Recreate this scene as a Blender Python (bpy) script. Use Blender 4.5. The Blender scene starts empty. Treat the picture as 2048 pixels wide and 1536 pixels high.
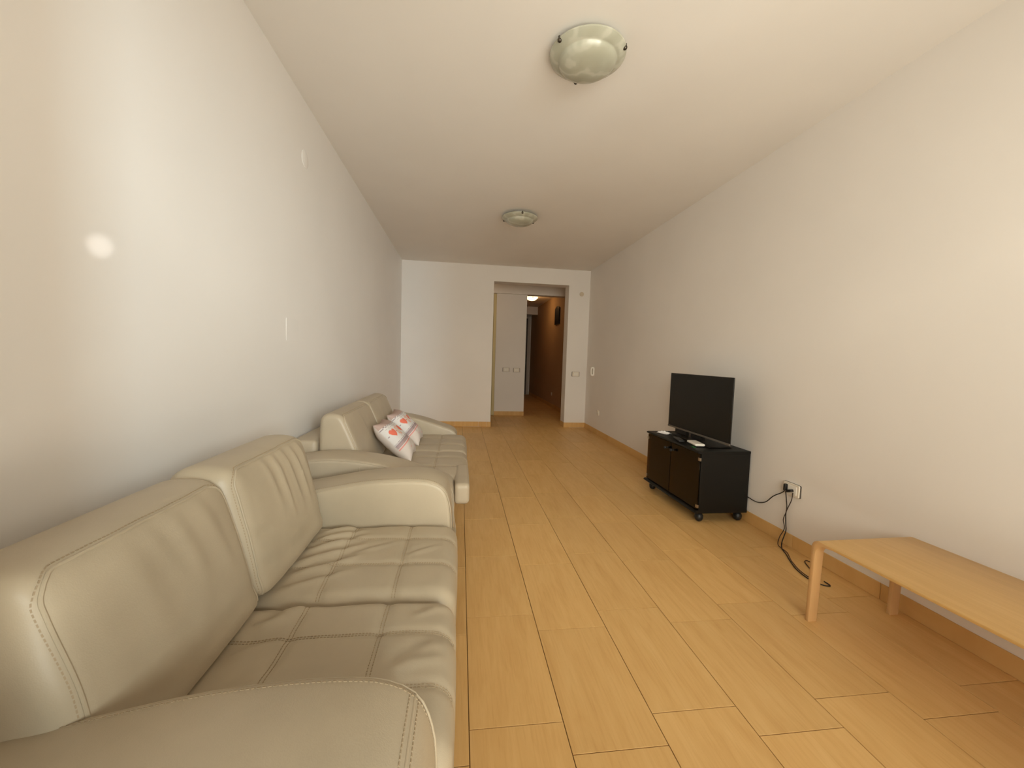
import bpy, bmesh, math, random
import numpy as np
from mathutils import Vector, Matrix, noise
from mathutils.bvhtree import BVHTree

random.seed(7)
SC = bpy.context.scene
COL = SC.collection
PI = math.pi

# ------------------------------------------------------------------ camera
F_PX, YAW, PITCH, ROLL, CAM_H = 792.97, 0.13015, -0.06663, 0.03088, 1.1596
def make_camera():
    cy, sy, cp, sp = math.cos(YAW), math.sin(YAW), math.cos(PITCH), math.sin(PITCH)
    cr, sr = math.cos(ROLL), math.sin(ROLL)
    fwd = Vector((sy * cp, cy * cp, sp)); right = Vector((cy, -sy, 0)); up = right.cross(fwd)
    r = right * cr + up * sr; u = -right * sr + up * cr
    cam = bpy.data.cameras.new('camera'); o = bpy.data.objects.new('camera', cam); COL.objects.link(o)
    m = Matrix((r, u, -fwd)).transposed().to_4x4(); m.translation = (0, 0, CAM_H)
    o.matrix_world = m
    cam.sensor_fit = 'HORIZONTAL'; cam.sensor_width = 36.0; cam.lens = F_PX * 36.0 / 2048.0
    cam.clip_start = 0.02
    SC.camera = o
make_camera()

# ------------------------------------------------------------------ world, daylight, exposure
W = bpy.data.worlds.new('world'); SC.world = W; W.use_nodes = True
W.node_tree.nodes['Background'].inputs[0].default_value = (0.90, 0.93, 1.0, 1)
W.node_tree.nodes['Background'].inputs[1].default_value = 0.05
SC.view_settings.view_transform = 'Standard'
SC.view_settings.look = 'None'
SC.view_settings.gamma = 1.0
SC.view_settings.use_curve_mapping = False
SC.view_settings.exposure = 0.12
SC.cycles.max_bounces = 12
SC.cycles.diffuse_bounces = 6
SC.cycles.use_adaptive_sampling = True
SC.cycles.adaptive_threshold = 0.06
SC.cycles.use_denoising = True
SC.cycles.sample_clamp_indirect = 6.0

def daylight(name, loc, sx, sz, power, color, spread=180, rot=(PI / 2, 0, 0)):
    l = bpy.data.lights.new(name, 'AREA'); l.shape = 'RECTANGLE'; l.size = sx; l.size_y = sz
    l.energy = power; l.color = color; l.spread = math.radians(spread)
    o = bpy.data.objects.new(name, l); COL.objects.link(o); o.location = loc; o.rotation_euler = rot
    return o
daylight('open_sky', (0.8, -6.0, 1.7), 9.0, 5.0, 1440, (1.0, 0.94, 0.79))                                     # hazy sky beyond the balcony
daylight('added_balcony_bounce', (0.8, -1.1, 0.02), 3.0, 1.3, 90, (1.0, 0.967, 0.833), 180, (PI, 0, 0))          # added upward area light, standing in for sun bounced off the balcony floor
daylight('cool_side_daylight', (4.53, -8.9, 2.5), 0.8, 6.0, 100, (0.74, 0.92, 1.0), 60, (PI / 2, 0, math.radians(28.5)))  # added cool daylight from the right, for the bright band on the left wall
# narrow spot lamp added outside the balcony door, making the small glint on the left wall
gl = bpy.data.lights.new('added_glint_spot', 'SPOT'); gl.energy = 110; gl.spot_size = math.radians(1.75); gl.spot_blend = 1.0
gl.shadow_soft_size = 0.004; gl.color = (1, .97, .92)
go = bpy.data.objects.new('added_glint_spot', gl); COL.objects.link(go); go.location = (0.9, -0.5, 0.9)
go.rotation_euler = (Vector((-0.95, 1.2, 1.42)) - go.location).to_track_quat('-Z', 'Y').to_euler()

# ------------------------------------------------------------------ materials
def mat(name, color=(.8, .8, .8), rough=.5, spec=.5, metal=0.0, **kw):
    m = bpy.data.materials.new(name); m.use_nodes = True
    b = m.node_tree.nodes['Principled BSDF']
    b.inputs['Base Color'].default_value = (*color, 1); b.inputs['Roughness'].default_value = rough
    b.inputs['Specular IOR Level'].default_value = spec; b.inputs['Metallic'].default_value = metal
    for k, v in kw.items(): b.inputs[k.replace('_', ' ')].default_value = v
    return m
def N(m, t, **props):
    n = m.node_tree.nodes.new(t)
    for k, v in props.items(): setattr(n, k, v)
    return n
def L(m, a, b): m.node_tree.links.new(a, b)
def bsdf(m): return m.node_tree.nodes['Principled BSDF']
def ramp(m, fac, stops):
    r = N(m, 'ShaderNodeValToRGB'); e = r.color_ramp.elements
    while len(e) < len(stops): e.new(.5)
    for el, (p, c) in zip(e, stops): el.position = p; el.color = (*c, 1)
    L(m, fac, r.inputs[0]); return r.outputs[0]
def bump(m, height, strength=.2, dist=.002):
    b = N(m, 'ShaderNodeBump'); b.inputs['Strength'].default_value = strength; b.inputs['Distance'].default_value = dist
    L(m, height, b.inputs['Height']); L(m, b.outputs[0], bsdf(m).inputs['Normal']); return b
def coords(m, scale=(1, 1, 1), src='Object', rnd=False):
    tc = N(m, 'ShaderNodeTexCoord'); mp = N(m, 'ShaderNodeMapping'); mp.inputs['Scale'].default_value = scale
    if rnd:
        oi = N(m, 'ShaderNodeObjectInfo'); mu = N(m, 'ShaderNodeMath', operation='MULTIPLY'); mu.inputs[1].default_value = 57.0
        L(m, oi.outputs['Random'], mu.inputs[0])
        cb = N(m, 'ShaderNodeCombineXYZ'); L(m, mu.outputs[0], cb.inputs[0]); L(m, mu.outputs[0], cb.inputs[1]); L(m, mu.outputs[0], cb.inputs[2])
        L(m, cb.outputs[0], mp.inputs['Location'])
    L(m, tc.outputs[src], mp.inputs['Vector']); return mp.outputs[0]
def ntex(m, vec, scale=5, detail=3, rough=.5, dist=0.0):
    n = N(m, 'ShaderNodeTexNoise'); n.inputs['Scale'].default_value = scale; n.inputs['Detail'].default_value = detail
    n.inputs['Roughness'].default_value = rough; n.inputs['Distortion'].default_value = dist
    L(m, vec, n.inputs['Vector']); return n.outputs['Fac']

def wall_paint(name, c, rough, spec, bstr=.06):
    m = mat(name, c, rough, spec)
    v = coords(m)
    f = ntex(m, v, 1.3, 3)
    L(m, ramp(m, f, [(.3, tuple(x * .975 for x in c)), (.7, tuple(min(1, x * 1.02) for x in c))]), bsdf(m).inputs['Base Color'])
    bump(m, ntex(m, v, 60, 4), bstr, .002)
    return m
M_WALL = wall_paint('white_wall_paint', (.80, .765, .725), .65, .25)
M_WALL_GLOSS = wall_paint('satin_white_wall_paint', (.80, .77, .735), .42, .35, .03)
M_HALL = wall_paint('tan_corridor_wall', (.54, .38, .23), .7, .2)  # corridor walls darker and browner than the room walls
M_SHADOWGAP = mat('painted_shadow_gap', (.10, .085, .07), .6, .3)  # dark colour standing in for the shadow gap round wall plates
M_BUTTON = mat('beige_cover', (.62, .53, .41), .5, .3)
M_CEIL = wall_paint('ceiling_paint', (.80, .765, .72), .8, .2)

def tile_mat():
    m = mat('wood_look_tile', (.6, .37, .16), .45, .2)
    v = coords(m, (9, 1.3, 1), 'Object', True)
    f = ntex(m, v, 2.2, 6, .6, .6)
    c = ramp(m, f, [(.25, (.63, .375, .138)), (.5, (.69, .43, .168)), (.75, (.73, .47, .195))])
    v2 = coords(m, (60, 3, 1), 'Object', True)
    f2 = ntex(m, v2, 2.0, 3, .55, .3)
    c2 = ramp(m, f2, [(.34, (.84, .76, .66)), (.52, (1, 1, 1))])
    mx = N(m, 'ShaderNodeMix', data_type='RGBA', blend_type='MULTIPLY'); mx.inputs['Factor'].default_value = .30
    L(m, c, mx.inputs[6]); L(m, c2, mx.inputs[7])
    oi = N(m, 'ShaderNodeObjectInfo')
    hv = N(m, 'ShaderNodeHueSaturation')
    mr = N(m, 'ShaderNodeMapRange'); mr.inputs['To Min'].default_value = .955; mr.inputs['To Max'].default_value = 1.035
    L(m, oi.outputs['Random'], mr.inputs[0]); L(m, mr.outputs[0], hv.inputs['Value'])
    L(m, mx.outputs[2], hv.inputs['Color']); L(m, hv.outputs[0], bsdf(m).inputs['Base Color'])
    bump(m, f2, .08, .0006)
    return m
M_TILE = tile_mat()
M_GROUT = mat('brown_grout', (.13, .07, .03), .95, .05)

def leather(name, c):
    m = mat(name, c, .42, .42)
    v = coords(m)
    f = ntex(m, v, 5, 4, .55)
    L(m, ramp(m, f, [(.3, tuple(x * .93 for x in c)), (.7, tuple(x * 1.05 for x in c))]), bsdf(m).inputs['Base Color'])
    vo = N(m, 'ShaderNodeTexVoronoi'); vo.inputs['Scale'].default_value = 420; L(m, v, vo.inputs['Vector'])
    n2 = ntex(m, v, 130, 3)
    ad = N(m, 'ShaderNodeMath', operation='ADD'); L(m, vo.outputs['Distance'], ad.inputs[0]); L(m, n2, ad.inputs[1])
    bump(m, ad.outputs[0], .16, .0008)
    return m
M_LEATHER = leather('greige_leather', (.455, .382, .272))
M_LEATHER2 = leather('taupe_leather', (.435, .362, .262))
M_THREAD = mat('tan_thread', (.38, .30, .20), .8, .1)
M_DARK = mat('black_plastic', (.012, .012, .012), .4, .4)
M_FOOT = mat('dark_sofa_foot', (.03, .025, .02), .5, .4)

def wood_mat():
    m = mat('birch_plywood', (.66, .42, .19), .33, .45)
    v = coords(m, (14, 1.2, 14)); f = ntex(m, v, 2.5, 5, .6, .4)
    L(m, ramp(m, f, [(.3, (.56, .335, .118)), (.55, (.61, .375, .140)), (.75, (.65, .41, .165))]), bsdf(m).inputs['Base Color'])
    bump(m, f, .03, .0005); return m
M_BIRCH = wood_mat()
M_BIRCH_EDGE = mat('birch_leg_wood', (.58, .35, .155), .4, .35)
M_BLACKWOOD = mat('black_lacquered_board', (.0085, .0075, .006), .45, .22)
M_INNER = mat('dark_cabinet_inside', (.02, .016, .011), .6, .3)
M_SCREEN = mat('tv_screen', (.010, .0095, .0075), .35, .22)
M_BEZEL = mat('tv_bezel', (.012, .010, .008), .4, .25)
M_SILVER = mat('grey_bezel_strip', (.16, .14, .12), .4, .5, .5)
M_METAL = mat('nickel_metal', (.42, .35, .26), .38, .5, 1.0)
M_CLIP = mat('dark_bronze_clip', (.09, .075, .06), .35, .5, .9)
M_PLATE = mat('ivory_plastic', (.78, .72, .62), .35, .45)
M_WHITE = mat('white_plastic', (.83, .80, .73), .4, .45)
M_PAPER = mat('white_paper', (.83, .81, .80), .8, .1)
M_GREEN = mat('green_plastic', (.02, .12, .03), .5, .3)
M_CORD = mat('black_cord', (.015, .012, .010), .5, .35)
M_CORD2 = mat('dark_brown_cord', (.035, .018, .013), .5, .35)
M_DOOR = mat('hall_door_paint', (.10, .085, .07), .5, .3)
M_FRAME = mat('white_frame_paint', (.62, .58, .52), .5, .3)
M_CREAM = mat('cream_jamb_paint', (.62, .52, .27), .5, .3)
M_NICHE = mat('dark_picture', (.012, .010, .009), .4, .4)
M_ALU = mat('white_aluminium', (.75, .75, .74), .35, .5)

def smoked_glass():
    m = bpy.data.materials.new('smoked_glass'); m.use_nodes = True
    nt = m.node_tree; nt.nodes.clear()
    o = nt.nodes.new('ShaderNodeOutputMaterial'); mx = nt.nodes.new('ShaderNodeMixShader')
    t = nt.nodes.new('ShaderNodeBsdfTransparent'); t.inputs[0].default_value = (.30, .21, .13, 1)
    g = nt.nodes.new('ShaderNodeBsdfGlossy'); g.inputs['Color'].default_value = (.75, .68, .6, 1); g.inputs['Roughness'].default_value = .06
    fr = nt.nodes.new('ShaderNodeFresnel'); fr.inputs[0].default_value = 1.45
    nt.links.new(fr.outputs[0], mx.inputs[0]); nt.links.new(t.outputs[0], mx.inputs[1]); nt.links.new(g.outputs[0], mx.inputs[2])
    nt.links.new(mx.outputs[0], o.inputs[0]); return m
M_GLASS = smoked_glass()

def alabaster(name, emit=0.0):
    m = mat(name, (.6, .6, .5), .22, .5)
    v = coords(m, (1, 1, 1), 'Object', True)
    w = N(m, 'ShaderNodeTexWave', wave_type='RINGS'); w.inputs['Scale'].default_value = 4.5; w.inputs['Distortion'].default_value = 11
    w.inputs['Detail'].default_value = 3; w.inputs['Detail Scale'].default_value = 1.1
    L(m, v, w.inputs['Vector'])
    L(m, ramp(m, w.outputs['Fac'], [(0, (.395, .39, .305)), (.75, (.425, .42, .335)), (1, (.51, .505, .415))]), bsdf(m).inputs['Base Color'])
    bsdf(m).inputs['Subsurface Weight'].default_value = .0
    if emit:
        bsdf(m).inputs['Emission Color'].default_value = (1, .72, .36, 1); bsdf(m).inputs['Emission Strength'].default_value = emit
    return m
M_ALAB = alabaster('alabaster_glass')
M_ALAB_LIT = alabaster('lit_alabaster_glass', 2.6)

def attr_mat():
    m = mat('printed_cotton', (.8, .8, .8), .85, .1)
    a = N(m, 'ShaderNodeVertexColor'); a.layer_name = 'print'
    L(m, a.outputs['Color'], bsdf(m).inputs['Base Color'])
    v = coords(m); bump(m, ntex(m, v, 220, 2), .15, .001); return m
M_PRINT = attr_mat()

# ------------------------------------------------------------------ object helpers
def tag(o, label=None, cat=None, group=None, kind=None):
    if label: o['label'] = label
    if cat: o['category'] = cat
    if group: o['group'] = group
    if kind: o['kind'] = kind
    return o
def thing(name, loc, label, cat, group=None):
    o = bpy.data.objects.new(name, None); COL.objects.link(o); o.location = loc; o.empty_display_size = .1
    return tag(o, label, cat, group)
def wloc(o):
    v = Vector(o.location); p = o.parent
    while p: v += Vector(p.location); p = p.parent
    return v
def obj(name, V, Fc, m, parent=None, smooth=True, origin=None):
    """mesh given in world metres; stored relative to its parent's base"""
    V = np.asarray(V, float)
    base = wloc(parent) if parent else Vector((0, 0, 0))
    org = Vector(origin) if origin is not None else Vector(V.mean(0)) if parent is None else base
    me = bpy.data.meshes.new(name)
    me.from_pydata((V - np.array(org)).tolist(), [], [list(map(int, f)) for f in Fc]); me.update()
    bm = bmesh.new(); bm.from_mesh(me); bmesh.ops.recalc_face_normals(bm, faces=bm.faces); bm.to_mesh(me); bm.free()
    if smooth:
        me.polygons.foreach_set('use_smooth', [True] * len(me.polygons))
        me.set_sharp_from_angle(angle=math.radians(38))
    me.materials.append(m)
    o = bpy.data.objects.new(name, me); COL.objects.link(o)
    if parent: o.parent = parent; o.location = org - base
    else: o.location = org
    return o
def struct(name, V, F_, m, label, smooth=False):
    o = obj(name, V, F_, m, None, smooth); return tag(o, label, None, None, 'structure')
def merge(*parts):
    V, F_ = [], []; n = 0
    for v, f in parts:
        v = np.asarray(v, float); V.append(v); F_ += [[i + n for i in q] for q in f]; n += len(v)
    return np.concatenate(V), F_
def box(x0, x1, y0, y1, z0, z1):
    V = [(x, y, z) for z in (z0, z1) for y in (y0, y1) for x in (x0, x1)]
    return np.array(V, float), [(0, 2, 3, 1), (4, 5, 7, 6), (0, 1, 5, 4), (2, 6, 7, 3), (0, 4, 6, 2), (1, 3, 7, 5)]
def bbox(x0, x1, y0, y1, z0, z1, b=.004, seg=2):
    bm = bmesh.new(); bmesh.ops.create_cube(bm, size=1)
    for v in bm.verts:
        v.co = ((x0 + x1) / 2 + v.co.x * (x1 - x0), (y0 + y1) / 2 + v.co.y * (y1 - y0), (z0 + z1) / 2 + v.co.z * (z1 - z0))
    bmesh.ops.bevel(bm, geom=bm.edges[:], offset=b, segments=seg, affect='EDGES', profile=.5)
    bm.verts.index_update()
    V = np.array([v.co[:] for v in bm.verts]); F_ = [[v.index for v in f.verts] for f in bm.faces]; bm.free()
    return V, F_
def tube(pts, r, n=8, closed=False):
    P = [Vector(p) for p in pts]; k = len(P); V, F_ = [], []
    up = None
    for i in range(k):
        a = P[i - 1] if (i or closed) else P[i]; b = P[(i + 1) % k] if (i < k - 1 or closed) else P[i]
        t = (b - a).normalized()
        if up is None: up = Vector((0, 0, 1)) if abs(t.z) < .9 else Vector((1, 0, 0))
        s = t.cross(up).normalized(); up = s.cross(t).normalized()
        rr = r[i] if hasattr(r, '__len__') else r
        for j in range(n):
            q = P[i] + (s * math.cos(2 * PI * j / n) + up * math.sin(2 * PI * j / n)) * rr
            V.append(q[:])
    for i in range(k if closed else k - 1):
        for j in range(n):
            a = i * n + j; b = i * n + (j + 1) % n; c = ((i + 1) % k) * n
            F_.append((a, b, c + (j + 1) % n, c + j))
    if not closed: F_ += [list(range(n))[::-1], [(k - 1) * n + j for j in range(n)]]
    return np.array(V), F_
def lathe(prof, c, n=40, axis='z'):
    """prof: (radius, height) rows; closed at both ends when radius is ~0"""
    V, F_ = [], []
    for r, h in prof:
        for j in range(n):
            a = 2 * PI * j / n; p = (r * math.cos(a), r * math.sin(a), h)
            if axis == 'x': p = (p[2], p[0], p[1])
            if axis == 'y': p = (p[0], p[2], p[1])
            V.append((p[0] + c[0], p[1] + c[1], p[2] + c[2]))
    for i in range(len(prof) - 1):
        for j in range(n):
            F_.append((i * n + j, i * n + (j + 1) % n, (i + 1) * n + (j + 1) % n, (i + 1) * n + j))
    F_ += [list(range(n)), [(len(prof) - 1) * n + j for j in range(n)]]
    return np.array(V), F_
def ball(c, r, n=16, sz=1.0):
    k = n // 2
    return lathe([(max(1e-4, r * math.sin(PI * i / k)), -r * sz * math.cos(PI * i / k)) for i in range(k + 1)], c, n)
def spline(pts, n, closed=False):
    P = np.array(pts, float); k = len(P); out = []
    segs = k if closed else k - 1
    for i in range(segs):
        if closed: a, b, c, d = P[(i - 1) % k], P[i], P[(i + 1) % k], P[(i + 2) % k]
        else: a, b, c, d = P[max(i - 1, 0)], P[i], P[i + 1], P[min(i + 2, k - 1)]
        for t in np.linspace(0, 1, 12, endpoint=False):
            out.append(.5 * (2 * b + (c - a) * t + (2 * a - 5 * b + 4 * c - d) * t * t + (3 * b - a - 3 * c + d) * t ** 3))
    if not closed: out.append(P[-1])
    out = np.array(out); q = np.vstack([out, out[:1]]) if closed else out
    s = np.r_[0, np.cumsum(np.linalg.norm(np.diff(q, axis=0), axis=1))]
    t = np.linspace(0, s[-1], n, endpoint=not closed)
    return np.stack([np.interp(t, s, q[:, j]) for j in range(P.shape[1])], 1)
def rbox(c, size, r, n):
    """densely gridded box with rounded edges; returns verts, faces, outward directions"""
    h = np.array(size, float) / 2; r = min(r, h.min() * .999); pts = {}; V = []; F_ = []
    def vid(p):
        k = tuple(round(x, 6) for x in p)
        if k not in pts: pts[k] = len(V); V.append(p)
        return pts[k]
    for ax in range(3):
        u, w = (ax + 1) % 3, (ax + 2) % 3
        for s in (-1, 1):
            gu = np.linspace(-1, 1, n[u] + 1); gw = np.linspace(-1, 1, n[w] + 1)
            ids = np.zeros((n[u] + 1, n[w] + 1), int)
            for i, a in enumerate(gu):
                for j, b in enumerate(gw):
                    p = [0, 0, 0]; p[ax] = s; p[u] = a; p[w] = b; ids[i, j] = vid(p)
            for i in range(n[u]):
                for j in range(n[w]):
                    q = (ids[i, j], ids[i + 1, j], ids[i + 1, j + 1], ids[i, j + 1]); F_.append(q if s > 0 else q[::-1])
    V = np.array(V) * h; inner = np.clip(V, -(h - r), h - r); d = V - inner
    d /= np.maximum(np.linalg.norm(d, axis=1, keepdims=True), 1e-9)
    return inner + d * r + np.array(c), F_, d
def prism(prof, y0, y1, r, ny=24, seg=5, axis='y', rings=5):
    """closed outline in (x,z) swept along y with rounded end edges and gridded end caps"""
    P = np.array(prof, float); n = len(P)
    t = np.roll(P, -1, 0) - np.roll(P, 1, 0); t /= np.linalg.norm(t, axis=1, keepdims=True)
    area = .5 * np.sum(P[:, 0] * np.roll(P[:, 1], -1) - np.roll(P[:, 0], -1) * P[:, 1])
    nrm = np.stack([t[:, 1], -t[:, 0]], 1) * (1 if area > 0 else -1)
    lay = [(y0 + r * (1 - math.cos(a)), r * (1 - math.sin(a))) for a in np.linspace(0, PI / 2, seg)]
    ys = lay + [(y, 0) for y in np.linspace(y0 + r, y1 - r, ny)[1:-1]] + [(y0 + y1 - y, i) for y, i in lay[::-1]]
    V = []; F_ = []
    cen = P.mean(0)
    def ring(y, ins, k=1.0):
        Q = P - nrm * ins; Q = cen + (Q - cen) * k
        V.extend([(q[0], y, q[1]) for q in Q])
    seqs = [(y0, r, k) for k in np.linspace(.02, 1, rings, endpoint=False)] + [(y, i, 1.0) for y, i in ys] + [(y1, r, k) for k in np.linspace(.02, 1, rings, endpoint=False)[::-1]]
    for y, i, k in seqs: ring(y, i, k)
    for a in range(len(seqs) - 1):
        for j in range(n):
            F_.append((a * n + j, a * n + (j + 1) % n, (a + 1) * n + (j + 1) % n, (a + 1) * n + j))
    F_ += [list(range(n)), [(len(seqs) - 1) * n + j for j in range(n)]]
    return np.array(V), F_
def vnormals(V, F_):
    V = np.asarray(V); Nn = np.zeros_like(V)
    for f in F_:
        a, b, c = V[f[0]], V[f[1]], V[f[2]]; k = np.cross(b - a, c - a)
        for i in f: Nn[i] += k
    return Nn / np.maximum(np.linalg.norm(Nn, axis=1, keepdims=True), 1e-12)
def crease(A, B, a, b, amp, w):
    """soft fold along segment a-b in the plane coordinates (A,B)"""
    a = np.array(a, float); b = np.array(b, float); d = b - a; l = np.linalg.norm(d); d /= l
    u = (A - a[0]) * d[0] + (B - a[1]) * d[1]; v = -(A - a[0]) * d[1] + (B - a[1]) * d[0]
    env = np.clip(u / (.25 * l), 0, 1) * np.clip((l - u) / (.4 * l), 0, 1)
    return amp * env * (np.exp(-(v / w) ** 2) - .55 * np.exp(-((v - 1.7 * w) / (1.2 * w)) ** 2))
def fnoise(A, B, s, seed):
    return np.array([noise.noise((a * s, b * s, seed)) for a, b in zip(A, B)])
def dashes(lines, bvh, step=.0085, dl=.0055, w=.0011, h=.0008, lift=.0004):
    """small thread stitches laid on a surface; lines: lists of (point, cast direction)"""
    V, F_ = [], []
    for pts, dirs in lines:
        hits = []
        for p, d in zip(pts, dirs):
            hit = bvh.ray_cast(Vector(p) - Vector(d) * .12, Vector(d), .4)
            if hit[0] is not None: hits.append((hit[0], hit[1]))
        acc = 0.0
        for (p, nn), (q, _) in zip(hits, hits[1:]):
            sg = (q - p).length
            if sg < 1e-6 or sg > .03: continue
            t = (q - p) / sg; acc += sg
            while acc >= step:
                acc -= step
                if nn.dot(Vector((0, 0, 1))) < -.3: nn = -nn
                c = q - t * acc + nn * lift; s = t.cross(nn).normalized()
                base = len(V)
                for dz in (-h, h):
                    for dy in (-w, w):
                        for dx in (-dl / 2, dl / 2): V.append((c + t * dx + s * dy + nn * dz)[:])
                F_ += [[base + i for i in f] for f in ((0, 2, 3, 1), (4, 5, 7, 6), (0, 1, 5, 4), (2, 6, 7, 3), (0, 4, 6, 2), (1, 3, 7, 5))]
    return np.array(V), F_

# ------------------------------------------------------------------ the room
XL, XR, YB, H = -0.9504, 2.1239, 6.5173, 2.64
OL, OR, OT, WT = 0.5104, 1.7626, 2.3858, 0.24      # opening in the back wall
YF = -0.12                                            # inner face of the window wall
YP, PX0, PX1, PH = 7.815, 0.675, 1.273, 2.405          # wall piece and beam beyond the opening
CX = 2.185                                            # right wall of the corridor
YE = 12.45
T = .14

struct('wall_left', *box(XL - T, XL, YF - .25, YB + WT, -.02, H), M_WALL_GLOSS, 'long satin white wall on the left behind the sofas')
struct('wall_right', *box(XR, XR + T, YF - .25, YB + WT, -.02, H), M_WALL, 'long white wall on the right behind the television')
struct('ceiling', *box(XL - T, CX + T, YF - .25, YE + .2, H, H + .12), M_CEIL, 'plain pale ceiling')
struct('wall_back', *merge(box(XL, OL, YB, YB + WT, -.02, H), box(OR, XR, YB, YB + WT, -.02, H), box(OL, OR, YB, YB + WT, OT, H)), M_WALL,
       'white end wall with the tall doorway opening')
WX0, WX1, WZ1 = -0.24, 1.88, 2.28
struct('wall_front', *merge(box(XL, WX0, YF - .25, YF, -.02, H), box(WX1, XR, YF - .25, YF, -.02, H), box(WX0, WX1, YF - .25, YF, WZ1, H)), M_WALL,
       'white wall around the balcony door')
# balcony door frame in that wall
wf = tag(thing('window_1', (.63, YF - .2, 0), 'white balcony door frame', 'window'), kind='structure'); del wf['category']
for nm, b in (('frame_jamb', (WX0, WX0 + .06, YF - .23, YF - .17, 0, WZ1)), ('frame_jamb', (WX1 - .06, WX1, YF - .23, YF - .17, 0, WZ1)),
              ('frame_head', (WX0 + .06, WX1 - .06, YF - .23, YF - .17, WZ1 - .06, WZ1)), ('frame_sill', (WX0 + .06, WX1 - .06, YF - .23, YF - .17, 0, .03))):
    obj(nm, *bbox(*b, .004, 1), M_ALU, wf)

# balcony outside
struct('balcony_floor', *box(-1.6, 3.2, -1.95, YF - .25, -.16, -.02), M_GROUT, 'balcony slab outside the door')
struct('unseen_parapet', *box(-1.6, 3.2, -1.95, -1.83, -.02, 1.0), M_WALL, 'unseen balcony parapet added to hold back low daylight')  # out of view, added to shade the low sofa faces from the sky

# beyond the opening: lobby, kitchen side and corridor
struct('wall_lobby', *box(PX0, PX1, YP, YP + .12, -.02, H), M_WALL, 'narrow white wall piece seen through the doorway')
struct('trim_3', *box(XL, CX, YP - .06, YP + .12, PH - .008, H), M_WALL, 'beam across the top of the lobby beyond the doorway')
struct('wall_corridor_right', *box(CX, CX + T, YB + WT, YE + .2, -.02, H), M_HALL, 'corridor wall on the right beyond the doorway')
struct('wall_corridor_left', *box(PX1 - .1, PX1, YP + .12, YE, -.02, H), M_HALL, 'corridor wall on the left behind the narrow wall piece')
struct('wall_lobby_left', *box(XL - T, XL, YB + WT, 9.6, -.02, H), M_WALL, 'left end of the lobby')
struct('wall_kitchen_back', *box(XL, PX1 - .1, 9.6, 9.7, -.02, H), M_WALL, 'far wall of the dark side room')
struct('wall_corridor_end', *box(PX1 - .1, CX + T, YE, YE + .15, -.02, H), M_WALL, 'end wall of the corridor')
struct('trim_1', *box(PX1, CX, 11.42, 11.52, 2.42, H), M_WALL, 'lintel across the far end of the corridor')
struct('trim_2', *bbox(PX0 - .055, PX0, YP + .02, YP + .14, 0, PH - .01, .003, 1), M_CREAM, 'cream door jamb at the edge of the side room')

# ---- tiled floor
GX, GY, TW, TL, GAP = 0.0509, 1.162, 0.3009, 0.5345, 0.0028
fl = struct('floor', *box(XL - .05, CX + .05, YF - .25, YE + .1, -.06, -.0035), M_GROUT, 'floor of wood-look ceramic tiles laid in offset rows')
tile_meshes = {}
def tile(x0, x1, y0, y1, lip=.0005):
    key = (round(x1 - x0, 4), round(y1 - y0, 4))
    cx, cy = (x0 + x1) / 2, (y0 + y1) / 2
    if key not in tile_meshes:
        a, b = (x1 - x0) / 2, (y1 - y0) / 2
        V = [(-a, -b, -.008), (a, -b, -.008), (a, b, -.008), (-a, b, -.008), (-a, -b, -lip), (a, -b, -lip), (a, b, -lip), (-a, b, -lip),
             (-a + lip, -b + lip, 0), (a - lip, -b + lip, 0), (a - lip, b - lip, 0), (-a + lip, b - lip, 0)]
        F_ = [(0, 1, 5, 4), (1, 2, 6, 5), (2, 3, 7, 6), (3, 0, 4, 7), (4, 5, 9, 8), (5, 6, 10, 9), (6, 7, 11, 10), (7, 4, 8, 11), (8, 9, 10, 11)]
        me = bpy.data.meshes.new('floor_tile'); me.from_pydata(V, [], F_); me.update(); me.materials.append(M_TILE); tile_meshes[key] = me
    o = bpy.data.objects.new('floor_tile', tile_meshes[key]); COL.objects.link(o); o.parent = fl
    o.location = Vector((cx, cy, 0)) - fl.location
def floor_area(xa, xb, ya, yb):
    for n in range(-5, 9):
        x0, x1 = GX + n * TW, GX + (n + 1) * TW
        x0c, x1c = max(x0 + GAP / 2, xa), min(x1 - GAP / 2, xb)
        if x1c - x0c < .012: continue
        off = GY if n % 2 == 0 else GY - .108
        k0 = math.floor((ya - off) / TL)
        for k in range(k0, k0 + 30):
            y0c, y1c = max(off + k * TL + GAP / 2, ya), min(off + (k + 1) * TL - GAP / 2, yb)
            if y1c - y0c < .012: continue
            tile(x0c, x1c, y0c, y1c)
floor_area(XL, XR, YF, YB)
floor_area(OL, OR, YB, YB + WT)
floor_area(PX0 - .3, CX, YB + WT, YP)
floor_area(PX1, CX, YP, YE)

# ---- tile baseboards, piece by piece
BH, BT = .085, .005
def baseboard(name, label, runs):
    e = bpy.data.objects.new(name, None); COL.objects.link(e); tag(e, label, kind='structure')
    e.location = (runs[0][0], runs[0][1], 0)
    for (x0, y0, x1, y1, nx, ny, cuts) in runs:          # wall line from 0 to 1, room side (nx,ny)
        ln = math.hypot(x1 - x0, y1 - y0); dx, dy = (x1 - x0) / ln, (y1 - y0) / ln
        cs = sorted(set([0.0, ln] + [c for c in cuts if .01 < c < ln - .01]))
        for a, b in zip(cs, cs[1:]):
            a += .001; b -= .001
            xs = sorted((x0 + dx * a, x0 + dx * b)); ys = sorted((y0 + dy * a, y0 + dy * b))
            if nx: xs = sorted((x0, x0 + nx * BT))
            if ny: ys = sorted((y0, y0 + ny * BT))
            obj('baseboard_tile', *bbox(xs[0], xs[1], ys[0], ys[1], .0005, BH, .0015, 1), M_TILE, e, False)
j = [2.2 + TL * k for k in range(-6, 12)]
baseboard('baseboard_right', 'wood-look tile skirting along the right wall', [(XR, YF, XR, YB, -1, 0, [y - YF for y in j])])
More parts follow.
